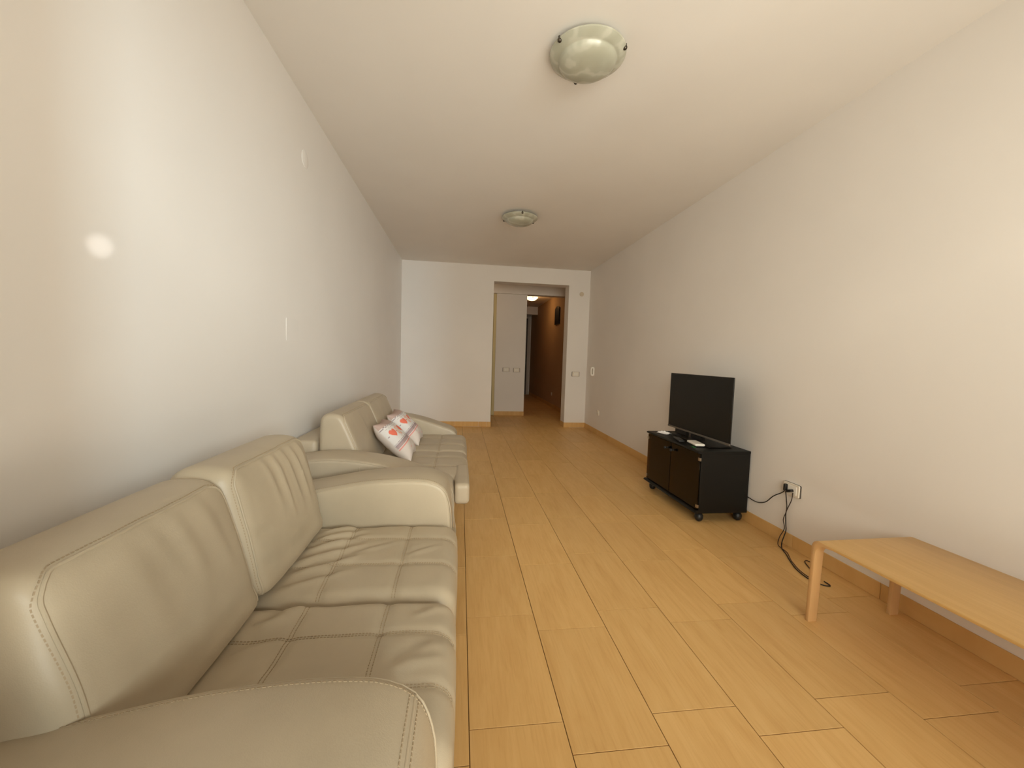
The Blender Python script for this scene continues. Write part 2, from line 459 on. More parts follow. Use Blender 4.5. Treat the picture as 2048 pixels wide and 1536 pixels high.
baseboard('baseboard_left', 'wood-look tile skirting along the left wall', [(XL, YF, XL, YB, 1, 0, [y - YF for y in j])])
baseboard('baseboard_back', 'wood-look tile skirting along the end wall and doorway jambs',
          [(XL, YB, OL + BT, YB, 0, -1, [.33 + TL * k for k in range(4)] + [1.26]), (OR - BT, YB, XR, YB, 0, -1, []),
           (OR, YB, OR, YB + WT, -1, 0, []), (OL, YB, OL, YB + WT, 1, 0, [])])
baseboard('baseboard_hall', 'wood-look tile skirting in the lobby and corridor',
          [(PX0, YP, PX1 + BT, YP, 0, -1, []), (CX, YB + WT, CX, YE, -1, 0, [TL * k for k in range(1, 12)]), (PX1, YP, PX1, YE, 1, 0, [])])

# ---- corridor end door and fittings
dr = tag(thing('door_1', (1.9, YE - .03, 0), 'dark door with pale frame at the corridor end', 'door'), kind='structure'); del dr['category']
obj('door_leaf', *bbox(1.36, 2.07, YE - .035, YE - .001, 0.005, 2.40, .003, 1), M_DOOR, dr)
obj('door_frame', *bbox(2.07, 2.145, YE - .06, YE - .001, 0, 2.47, .003, 1), M_FRAME, dr)
obj('door_frame', *bbox(PX1 + .002, 1.36, YE - .06, YE - .001, 0, 2.47, .003, 1), M_FRAME, dr)
obj('door_frame', *bbox(1.36, 2.07, YE - .06, YE - .001, 2.40, 2.47, .003, 1), M_FRAME, dr)
obj('door_handle', *merge(tube([(2.0, YE - .035, 1.02), (2.0, YE - .08, 1.02), (1.90, YE - .08, 1.02)], .009), lathe([(.001, 0), (.025, 0), (.025, .01), (.001, .01)], (2.0, YE - .045, 1.02), 20, 'y')), M_METAL, dr)

def arch_outline(y0, y1, z0, z1, rise, n=12):
    P = [(y0, z0), (y1, z0)]
    for i in range(n + 1):
        u = i / n; P.append((y1 + (y0 - y1) * u, z1 - rise + rise * math.sin(PI * u)))
    return P
def plate_x(prof, xa, xb):
    n = len(prof); V = [(xa, y, z) for y, z in prof] + [(xb, y, z) for y, z in prof]
    return np.array(V), [list(range(n)), list(range(n, 2 * n))] + [(i, (i + 1) % n, n + (i + 1) % n, n + i) for i in range(n)]
pc = thing('wall_picture', (CX, 8.95, 1.95), 'dark arched panel hanging high on the corridor wall', 'picture')
obj('frame', *plate_x(arch_outline(8.75, 9.15, 1.95, 2.36, .05), CX - .03, CX - .001), M_NICHE, pc, False)
obj('panel', *plate_x(arch_outline(8.775, 9.125, 1.975, 2.335, .045), CX - .033, CX - .02), M_SCREEN, pc, False)

def rrect(w, h, r, n=5):
    P = []
    for cx, cy, a0 in ((w / 2 - r, h / 2 - r, 0), (-w / 2 + r, h / 2 - r, PI / 2), (-w / 2 + r, -h / 2 + r, PI), (w / 2 - r, -h / 2 + r, 1.5 * PI)):
        for i in range(n + 1):
            a = a0 + PI / 2 * i / n; P.append((cx + r * math.cos(a), cy + r * math.sin(a)))
    return P
def slab(P, c, t, face):
    """rounded plate; face 'x-': on a wall whose room side is -x, 'y-': room side is -y, 'x+': room side +x; slight chamfer"""
    n = len(P); ch = min(t * .4, .003)
    V = []
    for d, k in ((0, 0), (t - ch, 0), (t, ch)):
        for u, v in P:
            l = math.hypot(u, v); s = (l - k) / l
            u2, v2 = u * s, v * s
            V.append({'x-': (c[0] - d, c[1] - u2, c[2] + v2), 'x+': (c[0] + d, c[1] + u2, c[2] + v2), 'y-': (c[0] + u2, c[1] - d, c[2] + v2), 'z+': (c[0] + u2, c[1] + v2, c[2] + d)}[face])
    F_ = [list(range(n)), [2 * n + i for i in range(n)]]
    for a in (0, 1):
        F_ += [(a * n + i, a * n + (i + 1) % n, (a + 1) * n + (i + 1) % n, (a + 1) * n + i) for i in range(n)]
    return np.array(V), F_
def switch(c, face, label, rock=2, w=.118, h=.078):
    t = thing('light_switch', c, label, 'light switch', 'light switches round the doorway')
    obj('shadow_outline', *slab(rrect(w + .016, h + .004, .008), c, .006, face), M_SHADOWGAP, t)  # dark rim drawn as the shadow behind the plate edges
    obj('cover_plate', *slab(rrect(w, h, .008), c, .012, face), M_PLATE, t)
    for i in range(rock):
        dx = (i - (rock - 1) / 2) * .034
        cc = (c[0] + dx, c[1] - .0115, c[2]) if face == 'y-' else (c[0] - .0115, c[1] - dx, c[2])
        obj('rocker', *slab(rrect(.031, .048, .003), cc, .005, face), M_WHITE, t)
    return t
switch((1.932, YB, .912), 'y-', 'light switch on the end wall, right of the doorway')
switch((.894, YP, .916), 'y-', 'left of two light switches on the narrow wall beyond the doorway')
switch((1.105, YP, .911), 'y-', 'right of two light switches on the narrow wall beyond the doorway')

def cover_disc(name, c, r, face, m, label, cat='wall cover', dp=.009):
    ax = 'y' if face == 'y-' else 'x'; s = {'y-': -1, 'x+': 1, 'x-': -1}[face]
    V, F_ = lathe([(1e-4, 0), (r, 0), (r, s * dp * .6), (r * .92, s * dp), (1e-4, s * dp)], c, 32, ax)
    o = obj(name, V, F_, m, None, True, c); tag(o, label, cat); return o
cover_disc('junction_cover', (1.982, YB, 2.251), .037, 'y-', M_BUTTON, 'round cream cover high on the end wall, right of the doorway')
cover_disc('junction_cover', (XL, 2.60, 2.305), .05, 'x+', M_WALL_GLOSS, 'round cover painted white high on the left wall', dp=.003)
bp = obj('blank_plate', *slab(rrect(.17, .125, .01), (XL, 2.407, 1.277), .0013, 'x+'), M_WALL_GLOSS, None, False, (XL, 2.407, 1.277))
tag(bp, 'rectangular blank plate painted white on the left wall', 'wall plate')

def socket_low(c, face, label, m=M_PLATE):
    t = thing('wall_socket', c, label, 'socket')
    obj('cover_plate', *slab(rrect(.078, .078, .008), c, .009, face), m, t)
    V, F_ = lathe([(1e-4, 0), (.021, 0), (.021, -.004), (.018, -.0055), (1e-4, -.0035)], (c[0] - .0085, c[1], c[2]), 24, 'x')
    obj('socket_well', V, F_, M_WHITE, t)
    for s in (-1, 1):
        obj('contact_hole', *lathe([(1e-4, 0), (.003, 0), (.003, -.0012), (1e-4, -.0012)], (c[0] - .012, c[1] + s * .0095, c[2]), 10, 'x'), M_DARK, t)
    return t
socket_low((XR, 5.858, .346), 'x-', 'small socket low on the right wall near the far corner')
socket_low((CX, 9.288, .315), 'x-', 'small socket low on the dark corridor wall')

# intercom handset on the right wall
ic = thing('intercom', (XR, 6.164, .976), 'white intercom handset on the right wall beside the far corner', 'intercom')
obj('base', *slab(rrect(.07, .15, .03), (XR, 6.164, .976), .018, 'x-'), M_WHITE, ic)
hs = spline([(XR - .018, 6.150, 1.036), (XR - .04, 6.150, 1.028), (XR - .046, 6.150, .976), (XR - .04, 6.150, .924), (XR - .018, 6.150, .916)], 24)
obj('handset', *tube(hs, [.012 + .006 * abs(i - 11.5) / 11.5 for i in range(24)], 12), M_WHITE, ic)
obj('button', *lathe([(1e-4, 0), (.006, 0), (.006, -.004), (1e-4, -.004)], (XR - .018, 6.186, .945), 14, 'x'), M_DARK, ic)

# ------------------------------------------------------------------ ceiling lamps
def ceiling_lamp(c, label, m, R=.18, clips=(-.5 * PI, PI / 6, 5 * PI / 6), group='bowl ceiling lamps'):
    t = thing('ceiling_lamp', c, label, 'ceiling lamp', group)
    x, y, z = c
    obj('ceiling_mount', *lathe([(1e-4, 0), (R * .62, 0), (R * .62, -.035), (1e-4, -.035)], c, 40), M_ALU, t)
    prof = [(R * .97, -.028), (R, -.031), (R * .995, -.037), (R * .95, -.044), (R * .86, -.053), (R * .80, -.058), (R * .775, -.0585), (R * .755, -.062)]
    for i in range(1, 12):
        u = i / 11; prof.append((max(1e-4, R * .755 * math.cos(u * PI / 2)), -.062 - .044 * math.sin(u * PI / 2)))
    inner = [(r * .96, h + .008) for r, h in prof[::-1]]
    inner[0] = (1e-4, inner[0][1])
    obj('glass_bowl', *lathe([(R * .93, -.022)] + prof, c, 64), m, t)
    for a in clips:
        cx, cy = x + R * 1.0 * math.cos(a), y + R * 1.0 * math.sin(a)
        k = merge(ball((x + R * .97 * math.cos(a), y + R * .97 * math.sin(a), z - .040), .0105, 14), tube([(cx, cy, z - .044), (cx, cy, z - .026), (x + R * .7 * math.cos(a), y + R * .7 * math.sin(a), z - .014)], .0035, 8))
        obj('clip', *k, M_CLIP, t)
    return t
ceiling_lamp((.568, 1.937, H), 'large frosted glass bowl lamp on the ceiling nearest the viewer', M_ALAB, .180, (math.radians(207), math.radians(330), math.radians(92)))
ceiling_lamp((.577, 4.19, H), 'unlit frosted glass bowl lamp on the ceiling farther back', M_ALAB, .186, (math.radians(270), math.radians(150), math.radians(30)))
hl = ceiling_lamp((1.66, 9.5, H), 'lit glowing bowl lamp on the corridor ceiling', M_ALAB_LIT, .15)
hp = bpy.data.lights.new('corridor_lamp_bulb', 'POINT'); hp.energy = 2.8; hp.color = (1, .50, .17); hp.shadow_soft_size = .08
ho = bpy.data.objects.new('corridor_lamp_bulb', hp); COL.objects.link(ho); ho.location = (1.66, 9.5, H - .16)

# assumed warm lamp of the side room, left of the doorway and out of sight behind the end wall
lb = bpy.data.lights.new('assumed_side_room_lamp', 'POINT'); lb.energy = 3.0; lb.color = (1, .66, .36); lb.shadow_soft_size = .12
lo = bpy.data.objects.new('assumed_side_room_lamp', lb); COL.objects.link(lo); lo.location = (-.15, 7.2, 2.35)

# ------------------------------------------------------------------ sofas
def stitch_part(parent, lines, V, F_, m=M_THREAD, name='stitching', **kw):
    bvh = BVHTree.FromPolygons([tuple(v) for v in V], [tuple(f) for f in F_])
    v, f = dashes(lines, bvh, **kw)
    if len(v):
        o = obj(name, v, f, m, parent, False); tag(o, kind='stuff'); return o
def line_pts(a, b, n): return [tuple(np.array(a) + (np.array(b) - np.array(a)) * i / (n - 1)) for i in range(n)]

def seat_cushion(parent, x0, x1, y0, y1, z0, z1, xs, ys, folds, seed, mt, r=.055, n=(64, 56, 14), tilt=0.0, stitches=True, lip=None):
    c = ((x0 + x1) / 2, (y0 + y1) / 2, (z0 + z1) / 2)
    V, F_, d = rbox(c, (x1 - x0, y1 - y0, z1 - z0), r, n)
    X, Y = V[:, 0].copy(), V[:, 1].copy()
    top = np.clip(d[:, 2], 0, 1); fr = np.clip(d[:, 0], 0, 1) * (d[:, 2] > -.3)
    u = (X - c[0]) / ((x1 - x0) / 2); v = (Y - c[1]) / ((y1 - y0) / 2)
    am = np.zeros(len(V))
    am += top * .010 * (1 - v ** 4) * (1 - np.clip(u, -1, 1) ** 4)
    sx = np.min([np.abs(X - s) for s in xs], 0) if xs else np.full(len(V), 9.)
    sy = np.min([np.abs(Y - s) for s in ys], 0) if ys else np.full(len(V), 9.)
    am -= top * .0055 * np.exp(-(sx / .014) ** 2)
    am -= np.maximum(top, fr) * .0055 * np.exp(-(sy / .014) ** 2)
    am += top * .004 * (fnoise(X, Y, 7, seed) + .5 * fnoise(X, Y, 16, seed + 3))
    for a, b, amp, w in folds: am += top * crease(X, Y, a, b, amp, w)
    V = V + d * am[:, None]
    V[:, 2] += tilt * (Y - y0) * top
    V[:, 0] += .006 * fr * (1 - v ** 2)
    parts = [(V, F_)]
    if lip:
        V2, F2, d2 = rbox(((lip[0] + lip[1]) / 2, (lip[2] + lip[3]) / 2, (lip[4] + lip[5]) / 2), (lip[1] - lip[0], lip[3] - lip[2], lip[5] - lip[4]), .024, (12, 24, 14))
        parts.append((V2, F2))
    o = obj('seat_cushion', *merge(*parts), mt, parent)
    if stitches:
        ls = []
        for s in xs:
            for e in (-.0045, .0045):
                P = line_pts((s + e, y0 + .02, z1), (s + e, y1 - .02, z1), 90); ls.append((P, [(0, 0, -1)] * 90))
        for s in ys:
            for e in (-.004, .004):
                P = line_pts((x0 + .06, s + e, z1), (x1 - .045, s + e, z1), 90)
                D = [(0, 0, -1)] * 90
                for a in np.linspace(.1, 1.35, 22):
                    P.append((x1 - r + r * math.sin(a), s + e, z1 - r + r * math.cos(a))); D.append((-math.sin(a), 0, -math.cos(a)))
                ls.append((P, D))
        stitch_part(o, ls, V, F_)
    return o, V, F_

def back_cushion(parent, prof, y0, y1, folds, seed, mt, r=.05, pipe=True, side_folds=0.0, n=84, ny=44, noise_amp=.006, bulge=.022):
    P = spline(prof, n, True)
    V, F_ = prism(P, y0, y1, r, ny, 6)
    d = vnormals(V, F_)
    cen = V.mean(0); sg = np.sign(np.einsum('ij,ij->i', d, V - cen).sum()); d *= sg
    Y, Z = V[:, 1].copy(), V[:, 2].copy()
    fr = np.clip(d[:, 0], 0, 1); v = (Y - (y0 + y1) / 2) / ((y1 - y0) / 2)
    zc, zh = (Z.max() + Z.min()) / 2, (Z.max() - Z.min()) / 2
    w = (Z - zc) / zh
    am = fr * bulge * (1 - v ** 4) * (1 - np.clip(w, -1, 1) ** 4)
    am += fr * noise_amp * (fnoise(Y * 2.2, Z * .6, 6, seed) + .4 * fnoise(Y, Z, 12, seed + 5))
    if side_folds:
        sd = np.clip(-d[:, 1], 0, 1)
        am += sd * side_folds * (.5 + fnoise(V[:, 0] * 1.0 + Z * .9, Z * .5, 14, seed + 9)) + sd * .004 * (1 - w ** 2)
    for a, b, amp, wd in folds: am += fr * crease(Y, Z, a, b, amp, wd)
    V = V + d * am[:, None]
    o = obj('back_cushion', V, F_, mt, parent)
    if pipe:
        bvh = BVHTree.FromPolygons([tuple(q) for q in V], [tuple(f) for f in F_])
        zt = Z.max(); zb = Z.min(); e = min(.03, r * .45); et = .016; rr = .045
        def outline(g):
            """front-panel outline grown outwards by g"""
            ea, eb, r2 = e - g, et - g * .6, rr + g; q = []
            q += [(y0 + ea, z) for z in np.linspace(zb + .03, zt - eb - r2, 60)]
            q += [(y0 + ea + r2 * (1 - math.cos(a)), zt - eb - r2 + r2 * math.sin(a)) for a in np.linspace(0, PI / 2, 14)[1:]]
            q += [(y, zt - eb) for y in np.linspace(y0 + ea + r2, y1 - ea - r2, 70)[1:]]
            q += [(y1 - ea - r2 * (1 - math.cos(a)), zt - eb - r2 + r2 * math.sin(a)) for a in np.linspace(PI / 2, 0, 14)[1:]]
            q += [(y1 - ea, z) for z in np.linspace(zt - eb - r2, zb + .03, 60)[1:]]
            out = []
            for y, z in q:
                hit = bvh.ray_cast(Vector((.3, y, z)), Vector((-1, 0, 0)), 2)
                if hit[0] is not None: out.append(hit[0])
            return out
        obj('piping', *tube([p[:] for p in outline(0)], .0036, 8), mt, o)
        st_ = [p[:] for p in outline(.008)]
        stitch_part(o, [(st_, [(-1, 0, 0)] * len(st_))], V, F_)
    return o

def arm(parent, prof, y0, y1, mt, inner, r=.018, n=110, pipe=True, seam_x=None, stitch=True):
    """inner: +1 when the seat is on the +y side"""
    P = spline(prof, n, True)
    V, F_ = prism(P, y0, y1, r, 12, 6, rings=6)
    # softly crowned top
    vv = (V[:, 1] - (y0 + y1) / 2) / ((y1 - y0) / 2)
    V[:, 2] += np.where(V[:, 2] > .3, .010 * (1 - vv ** 2), 0)
    o = obj('armrest', V, F_, mt, parent)
    zmin = P[:, 1].min()
    for side in ((inner,) if pipe == 'in' else (1, -1)):
        yy = (y1 if side > 0 else y0)
        Q = [(p[0], yy - side * r * .30, p[1] + .0) for p in P if p[1] > zmin + .03]
        # order along the outline from front bottom over the top to the back
        idx = [i for i, p in enumerate(P) if p[1] > zmin + .03]
        start = [k for k in range(len(idx)) if (idx[k] - 1) % n not in idx]
        k0 = start[0] if start else 0
        Q = Q[k0:] + Q[:k0]
        ce = P.mean(0)
        Q = [(q[0], q[1], q[2] - .0045 if q[2] > .4 else q[2]) for q in Q]
        if pipe: obj('piping', *tube(Q, .0026, 8), mt, o)
    return o, V, F_

# ---- near sofa ---------------------------------------------------------
s1 = thing('leather_sofa', (-.47, 1.2, 0), 'greige leather two-seat sofa nearest the viewer with stitched square seat panels', 'sofa', 'greige leather sofas')
obj('base', *bbox(-.90, -.004, .46, 1.965, .055, .30, .012, 3), M_LEATHER, s1)
obj('back_frame', *bbox(-.935, -.80, .47, 1.955, .06, .60, .02, 3), M_LEATHER, s1)
for fx in (-.84, -.10):
    for fy in (.55, 1.87):
        obj('foot', *lathe([(1e-4, 0), (.022, 0), (.028, .056), (1e-4, .056)], (fx, fy, 0), 16), M_FOOT, s1)
ARM1 = [(-.028, .075), (-.026, .25), (-.028, .42), (-.036, .50), (-.062, .562), (-.115, .594), (-.19, .604), (-.29, .604), (-.42, .593), (-.58, .565), (-.74, .535), (-.86, .50), (-.915, .42), (-.915, .20), (-.915, .075), (-.60, .07), (-.30, .07)]
for (a, b, s) in ((.44, .682, 1), (1.752, 1.982, -1)):
    o, V, F_ = arm(s1, ARM1, a, b, M_LEATHER, s, pipe='in')
    # the double seam that separates the front band
    yy = np.linspace(a + .012, b - .012, 60)
    if s > 0:
        ls = []
        for dx in (-.010, .008):
            P = [(-.066 + dx * .8, y, .62) for y in yy]
            ls.append((P, [(0, 0, -1)] * 60))
        bv = BVHTree.FromPolygons([tuple(q) for q in V], [tuple(f) for f in F_])
        pp = []
        for y in yy:
            h_ = bv.ray_cast(Vector((-.066, y, .9)), Vector((0, 0, -1)))
            if h_[0] is not None: pp.append((h_[0] + Vector((0, 0, -.001)))[:])
        obj('seam_piping', *tube(pp, .0026, 8), M_LEATHER, o)
        stitch_part(o, ls, V, F_)
        P = [p for p in spline(ARM1, 400, True) if p[1] > .45]
        top = [(p[0], b - .020, p[1] + .02) for p in P if p[0] < -.03]
        stitch_part(o, [(top, [(0, 0, -1)] * len(top))], V, F_)
    else:
        P = [p for p in spline(ARM1, 400, True) if p[1] > .2 and p[0] > -.7]
        top = [(p[0], a + .022, p[1] + .02) for p in P if p[1] > .5]
        stitch_part(o, [(top, [(0, 0, -1)] * len(top))], V, F_)
XS = [-.193, -.417]
seat_cushion(s1, -.66, .0, .688, 1.193, .20, .424, XS, [1.025, .853],
             [((-.50, 1.12), (-.38, 1.165), .010, .020), ((-.52, 1.06), (-.42, 1.13), .009, .022), ((-.54, .95), (-.42, 1.02), .008, .026),
              ((-.50, .80), (-.36, .95), .006, .03), ((-.15, .90), (-.01, 1.0), .006, .018), ((-.17, .88), (-.02, .94), .007, .016), ((-.12, 1.08), (-.01, 1.15), .005, .015)], 1.7, M_LEATHER, .06, (72, 60, 16))
seat_cushion(s1, -.66, .0, 1.197, 1.752, .20, .416, XS, [1.588, 1.394],
             [((-.55, 1.25), (-.33, 1.36), .007, .016), ((-.56, 1.33), (-.30, 1.47), .009, .018), ((-.56, 1.42), (-.32, 1.55), .010, .018), ((-.56, 1.50), (-.33, 1.63), .011, .017),
              ((-.56, 1.58), (-.36, 1.68), .010, .016), ((-.55, 1.66), (-.40, 1.73), .008, .014), ((-.40, 1.45), (-.21, 1.56), .005, .014), ((-.18, 1.44), (-.05, 1.53), .005, .013)], 4.1, M_LEATHER, .06, (72, 60, 16))
BC = [(-.565, .435), (-.572, .50), (-.594, .60), (-.622, .70), (-.640, .762), (-.658, .795), (-.69, .810), (-.75, .812), (-.795, .798), (-.825, .75), (-.845, .60), (-.85, .435), (-.72, .42)]
def shift(P, dx, dz): return [(x + dx * np.clip((z - .43) / .37, 0, 1), .43 + (z - .43) * (1 + dz / .37)) for x, z in P]
back_cushion(s1, shift(BC, -.004, -.006), .666, 1.182, [((.80, .79), (.86, .60), .002, .03), ((.95, .79), (1.00, .55), .003, .022), ((1.05, .79), (1.09, .55), .003, .02), ((.88, .79), (.93, .62), .0025, .02)], 2.2, M_LEATHER, .035, True, .010, noise_amp=.003)
back_cushion(s1, shift(BC, .008, .010), 1.178, 1.72, [((1.42, .81), (1.45, .56), .006, .013), ((1.49, .81), (1.53, .58), .006, .012), ((1.56, .81), (1.60, .56), .007, .012), ((1.63, .81), (1.66, .58), .006, .012), ((1.35, .81), (1.38, .62), .004, .014), ((1.21, .62), (1.29, .60), -.006, .012), ((1.21, .53), (1.28, .50), -.006, .012)], 8.4, M_LEATHER, .05, True, .006, noise_amp=.003)

# ---- far sofa ------------------------------------------------------------
s2 = thing('leather_sofa', (-.47, 2.95, 0), 'taupe leather sofa farther back with two printed pillows on it', 'sofa', 'greige leather sofas')
obj('base', *bbox(-.90, -.03, 2.09, 3.84, .055, .34, .012, 3), M_LEATHER2, s2)
obj('back_frame', *bbox(-.935, -.79, 2.31, 3.62, .06, .662, .022, 3), M_LEATHER2, s2)
for fx in (-.84, -.10):
    for fy in (2.18, 3.75):
        obj('foot', *lathe([(1e-4, 0), (.022, 0), (.028, .056), (1e-4, .056)], (fx, fy, 0), 16), M_FOOT, s2)
ARM2 = [(-.03, .07), (-.022, .25), (-.022, .40), (-.03, .450), (-.075, .485), (-.16, .515), (-.30, .562), (-.42, .592), (-.55, .612), (-.67, .617), (-.79, .606), (-.88, .58), (-.92, .52), (-.925, .35), (-.92, .07), (-.60, .065), (-.30, .065)]
for (a, b, s) in ((2.065, 2.292, 1), (3.62, 3.845, -1)):
    o, V, F_ = arm(s2, ARM2, a, b, M_LEATHER2, s, pipe=True)
    if s > 0:
        P = [p for p in spline(ARM2, 400, True) if p[1] > .3]
        bar = []
        for z in np.linspace(.10, .60, 24): bar.append((-.5, a, z))
        bv = BVHTree.FromPolygons([tuple(q) for q in V], [tuple(f) for f in F_])
        pp = []
        for p in bar:
            h_ = bv.ray_cast(Vector((p[0], a - .3, p[2])), Vector((0, 1, 0)))
            if h_[0] is not None and h_[0].z < .59: pp.append(h_[0][:])
        if len(pp) > 2: obj('side_seam', *tube(pp, .0025, 6), M_LEATHER2, o)
seat_cushion(s2, -.64, .06, 2.296, 2.952, .335, .452, [-.15, -.40], [2.52, 2.74], [((-.55, 2.4), (-.3, 2.5), .005, .02)], 12.0, M_LEATHER2, .05, (56, 48, 12), lip=(-.020, .064, 2.135, 2.55, .345, .462))
seat_cushion(s2, -.64, .06, 2.956, 3.614, .335, .446, [-.15, -.40], [3.17, 3.39], [((-.55, 3.1), (-.3, 3.2), .005, .02)], 15.0, M_LEATHER2, .05, (56, 48, 12))
BC2 = [(-.535, .455), (-.55, .52), (-.567, .597), (-.607, .697), (-.64, .77), (-.665, .80), (-.70, .812), (-.745, .81), (-.772, .785), (-.78, .73), (-.785, .60), (-.785, .455), (-.66, .44)]
back_cushion(s2, BC2, 2.315, 2.953, [((2.6, .79), (2.64, .6), .003, .02)], 21.0, M_LEATHER2, .03, True, 0.0, 70, 30, .003, .010)
back_cushion(s2, BC2, 2.957, 3.60, [((3.3, .79), (3.33, .6), .003, .02)], 24.0, M_LEATHER2, .03, True, 0.0, 70, 30, .003, .010)

# ---- printed pillows -----------------------------------------------------
def heart(x, y):
    y = y + .1; return (x * x + y * y - .42) ** 3 - 1.6 * x * x * y ** 3 < 0
CREAM, ROSE, GREY, TAUPE, WHITE = (.62, .55, .50), (.70, .17, .11), (.30, .24, .25), (.45, .33, .29), (.66, .63, .61)
SALMON = (.74, .42, .32)
def pillow_print(u, v):
    """u across, v up, both -1..1"""
    zig = .022 * (1 if int(math.floor(u * 13)) % 2 else -1)
    if v > .70: return TAUPE
    if v > .62: return GREY if abs(v - .66 - zig * .7) > .02 else WHITE
    if abs(v - .585 - zig) < .02: return WHITE if abs(v - .585 - zig) < .011 else GREY
    if v > -.08:
        k = (u + 1.0) / .5; c = math.floor(k); lu = (k - c - .5) * .5; lv = v - .25
        if c % 2 == 0:
            if heart(lu / .21, lv / .24): return ROSE
            if abs(abs(lu) - .225) < .012 and abs(lv) < .02: return GREY
        else:
            ang = math.atan2(lv, lu); rad = math.hypot(lu, lv)
            if .05 < rad < .25 and math.cos(ang * 8) > .62: return ROSE if rad > .15 else SALMON
            if rad < .25: return (.70, .58, .50)
        return WHITE
    if abs(v + .13 - zig) < .035: return WHITE if abs(v + .13 - zig) < .016 else GREY
    if v > -.17: return WHITE
    if v > -.33: return (.34, .27, .28) if (v > -.24) else (.40, .30, .29)
    if v > -.36: return WHITE
    if v > -.40: return (.66, .28, .25)
    if math.hypot((u - .35) / .06, (v + .78) / .06) < 1 or math.hypot((u + .45) / .05, (v + .66) / .05) < 1: return (.70, .33, .32)
    return CREAM
def pillow(c, w, h, t, rot, label, seed):
    n = 150; g = np.linspace(-1, 1, n + 1)
    V = []; C = []; F_ = []; idx = {}
    for side in (1, -1):
        for i, u in enumerate(g):
            for jj, v in enumerate(g):
                edge = i in (0, n) or jj in (0, n)
                if side < 0 and edge: idx[(side, i, jj)] = idx[(1, i, jj)]; continue
                # pinched sides with pointed corners
                px = u * (w / 2) * (1 - .10 * (1 - v * v)); py = v * (h / 2) * (1 - .10 * (1 - u * u))
                th = t / 2 * ((1 - u ** 4) * (1 - v ** 4)) ** .62
                th += .006 * noise.noise((u * 3, v * 3, seed + side)) * (1 - u ** 4) * (1 - v ** 4)
                idx[(side, i, jj)] = len(V); V.append((px, -side * th, py)); C.append(pillow_print(u, v) if side > 0 else CREAM)
        for i in range(n):
            for jj in range(n):
                F_.append([idx[(side, i, jj)], idx[(side, i + 1, jj)], idx[(side, i + 1, jj + 1)], idx[(side, i, jj + 1)]][::side])
    V = np.array(V); R_ = np.array(rot.to_matrix())
    V = V @ R_.T + np.array(c)
    o = obj('throw_pillow', V, F_, M_PRINT, None, True, c); tag(o, label, 'pillow', 'printed throw pillows')
    ca = o.data.color_attributes.new('print', 'FLOAT_COLOR', 'POINT')
    for k, col in enumerate(C): ca.data[k].color = (*col, 1)
    return o
from mathutils import Euler
def pose(facing, lean, spin):
    """facing: turn about z of the printed side (0 = towards -y), lean back, spin in own plane"""
    return (Matrix.Rotation(facing, 3, 'Z') @ Matrix.Rotation(-lean, 3, 'X') @ Matrix.Rotation(spin, 3, 'Y')).to_quaternion()
pillow((-.430, 2.765, .575), .31, .34, .13, pose(math.radians(92), math.radians(46), math.radians(2)), 'printed heart pillow nearest the viewer on the far sofa', 1.0)
pillow((-.428, 3.255, .575), .31, .34, .13, pose(math.radians(88), math.radians(46), math.radians(-2)), 'printed heart pillow farther along the far sofa, half behind the other', 5.0)

# ------------------------------------------------------------------ television and cabinet
cb = thing('tv_cabinet', (1.91, 3.0, 0), 'black television cabinet on casters with smoked glass doors', 'cabinet')
CX0, CX1, CY0, CY1, CZ0, CZ1 = 1.715, 2.112, 2.602, 3.40, .074, .53
obj('side_panel', *bbox(CX0 + .012, CX1, CY0, CY0 + .018, CZ0 + .02, CZ1 - .018, .0015, 1), M_BLACKWOOD, cb)
obj('side_panel', *bbox(CX0 + .012, CX1, CY1 - .018, CY1, CZ0 + .02, CZ1 - .018, .0015, 1), M_BLACKWOOD, cb)
def front_moulding(z0, z1, out):
    zc = (z0 + z1) / 2; h = (z1 - z0) / 2
    pr = [(CX1, z0), (CX0, z0)] + [(CX0 - out * math.sin(a), zc - h * math.cos(a)) for a in np.linspace(.15, PI - .15, 9)] + [(CX0, z1), (CX1, z1)]
    V = []; n = len(pr)
    for y in (CY0, CY1): V += [(x, y, z) for x, z in pr]
    return np.array(V), [list(range(n)), list(range(n, 2 * n))] + [(i, (i + 1) % n, n + (i + 1) % n, n + i) for i in range(n)]
obj('top_board', *front_moulding(CZ1 - .018, CZ1, .014), M_BLACKWOOD, cb)
obj('bottom_board', *front_moulding(CZ0, CZ0 + .022, .022), M_BLACKWOOD, cb)
obj('back_panel', *box(CX1 - .006, CX1, CY0 + .018, CY1 - .018, CZ0 + .022, CZ1 - .018), M_INNER, cb, False)
obj('shelf', *bbox(CX0 + .06, CX1 - .006, CY0 + .018, CY1 - .018, .30, .316, .0015, 1), M_INNER, cb)
obj('divider', *bbox(CX0 + .05, CX1 - .006, 3.0, 3.016, CZ0 + .022, .30, .0015, 1), M_INNER, cb)
ym = (CY0 + CY1) / 2
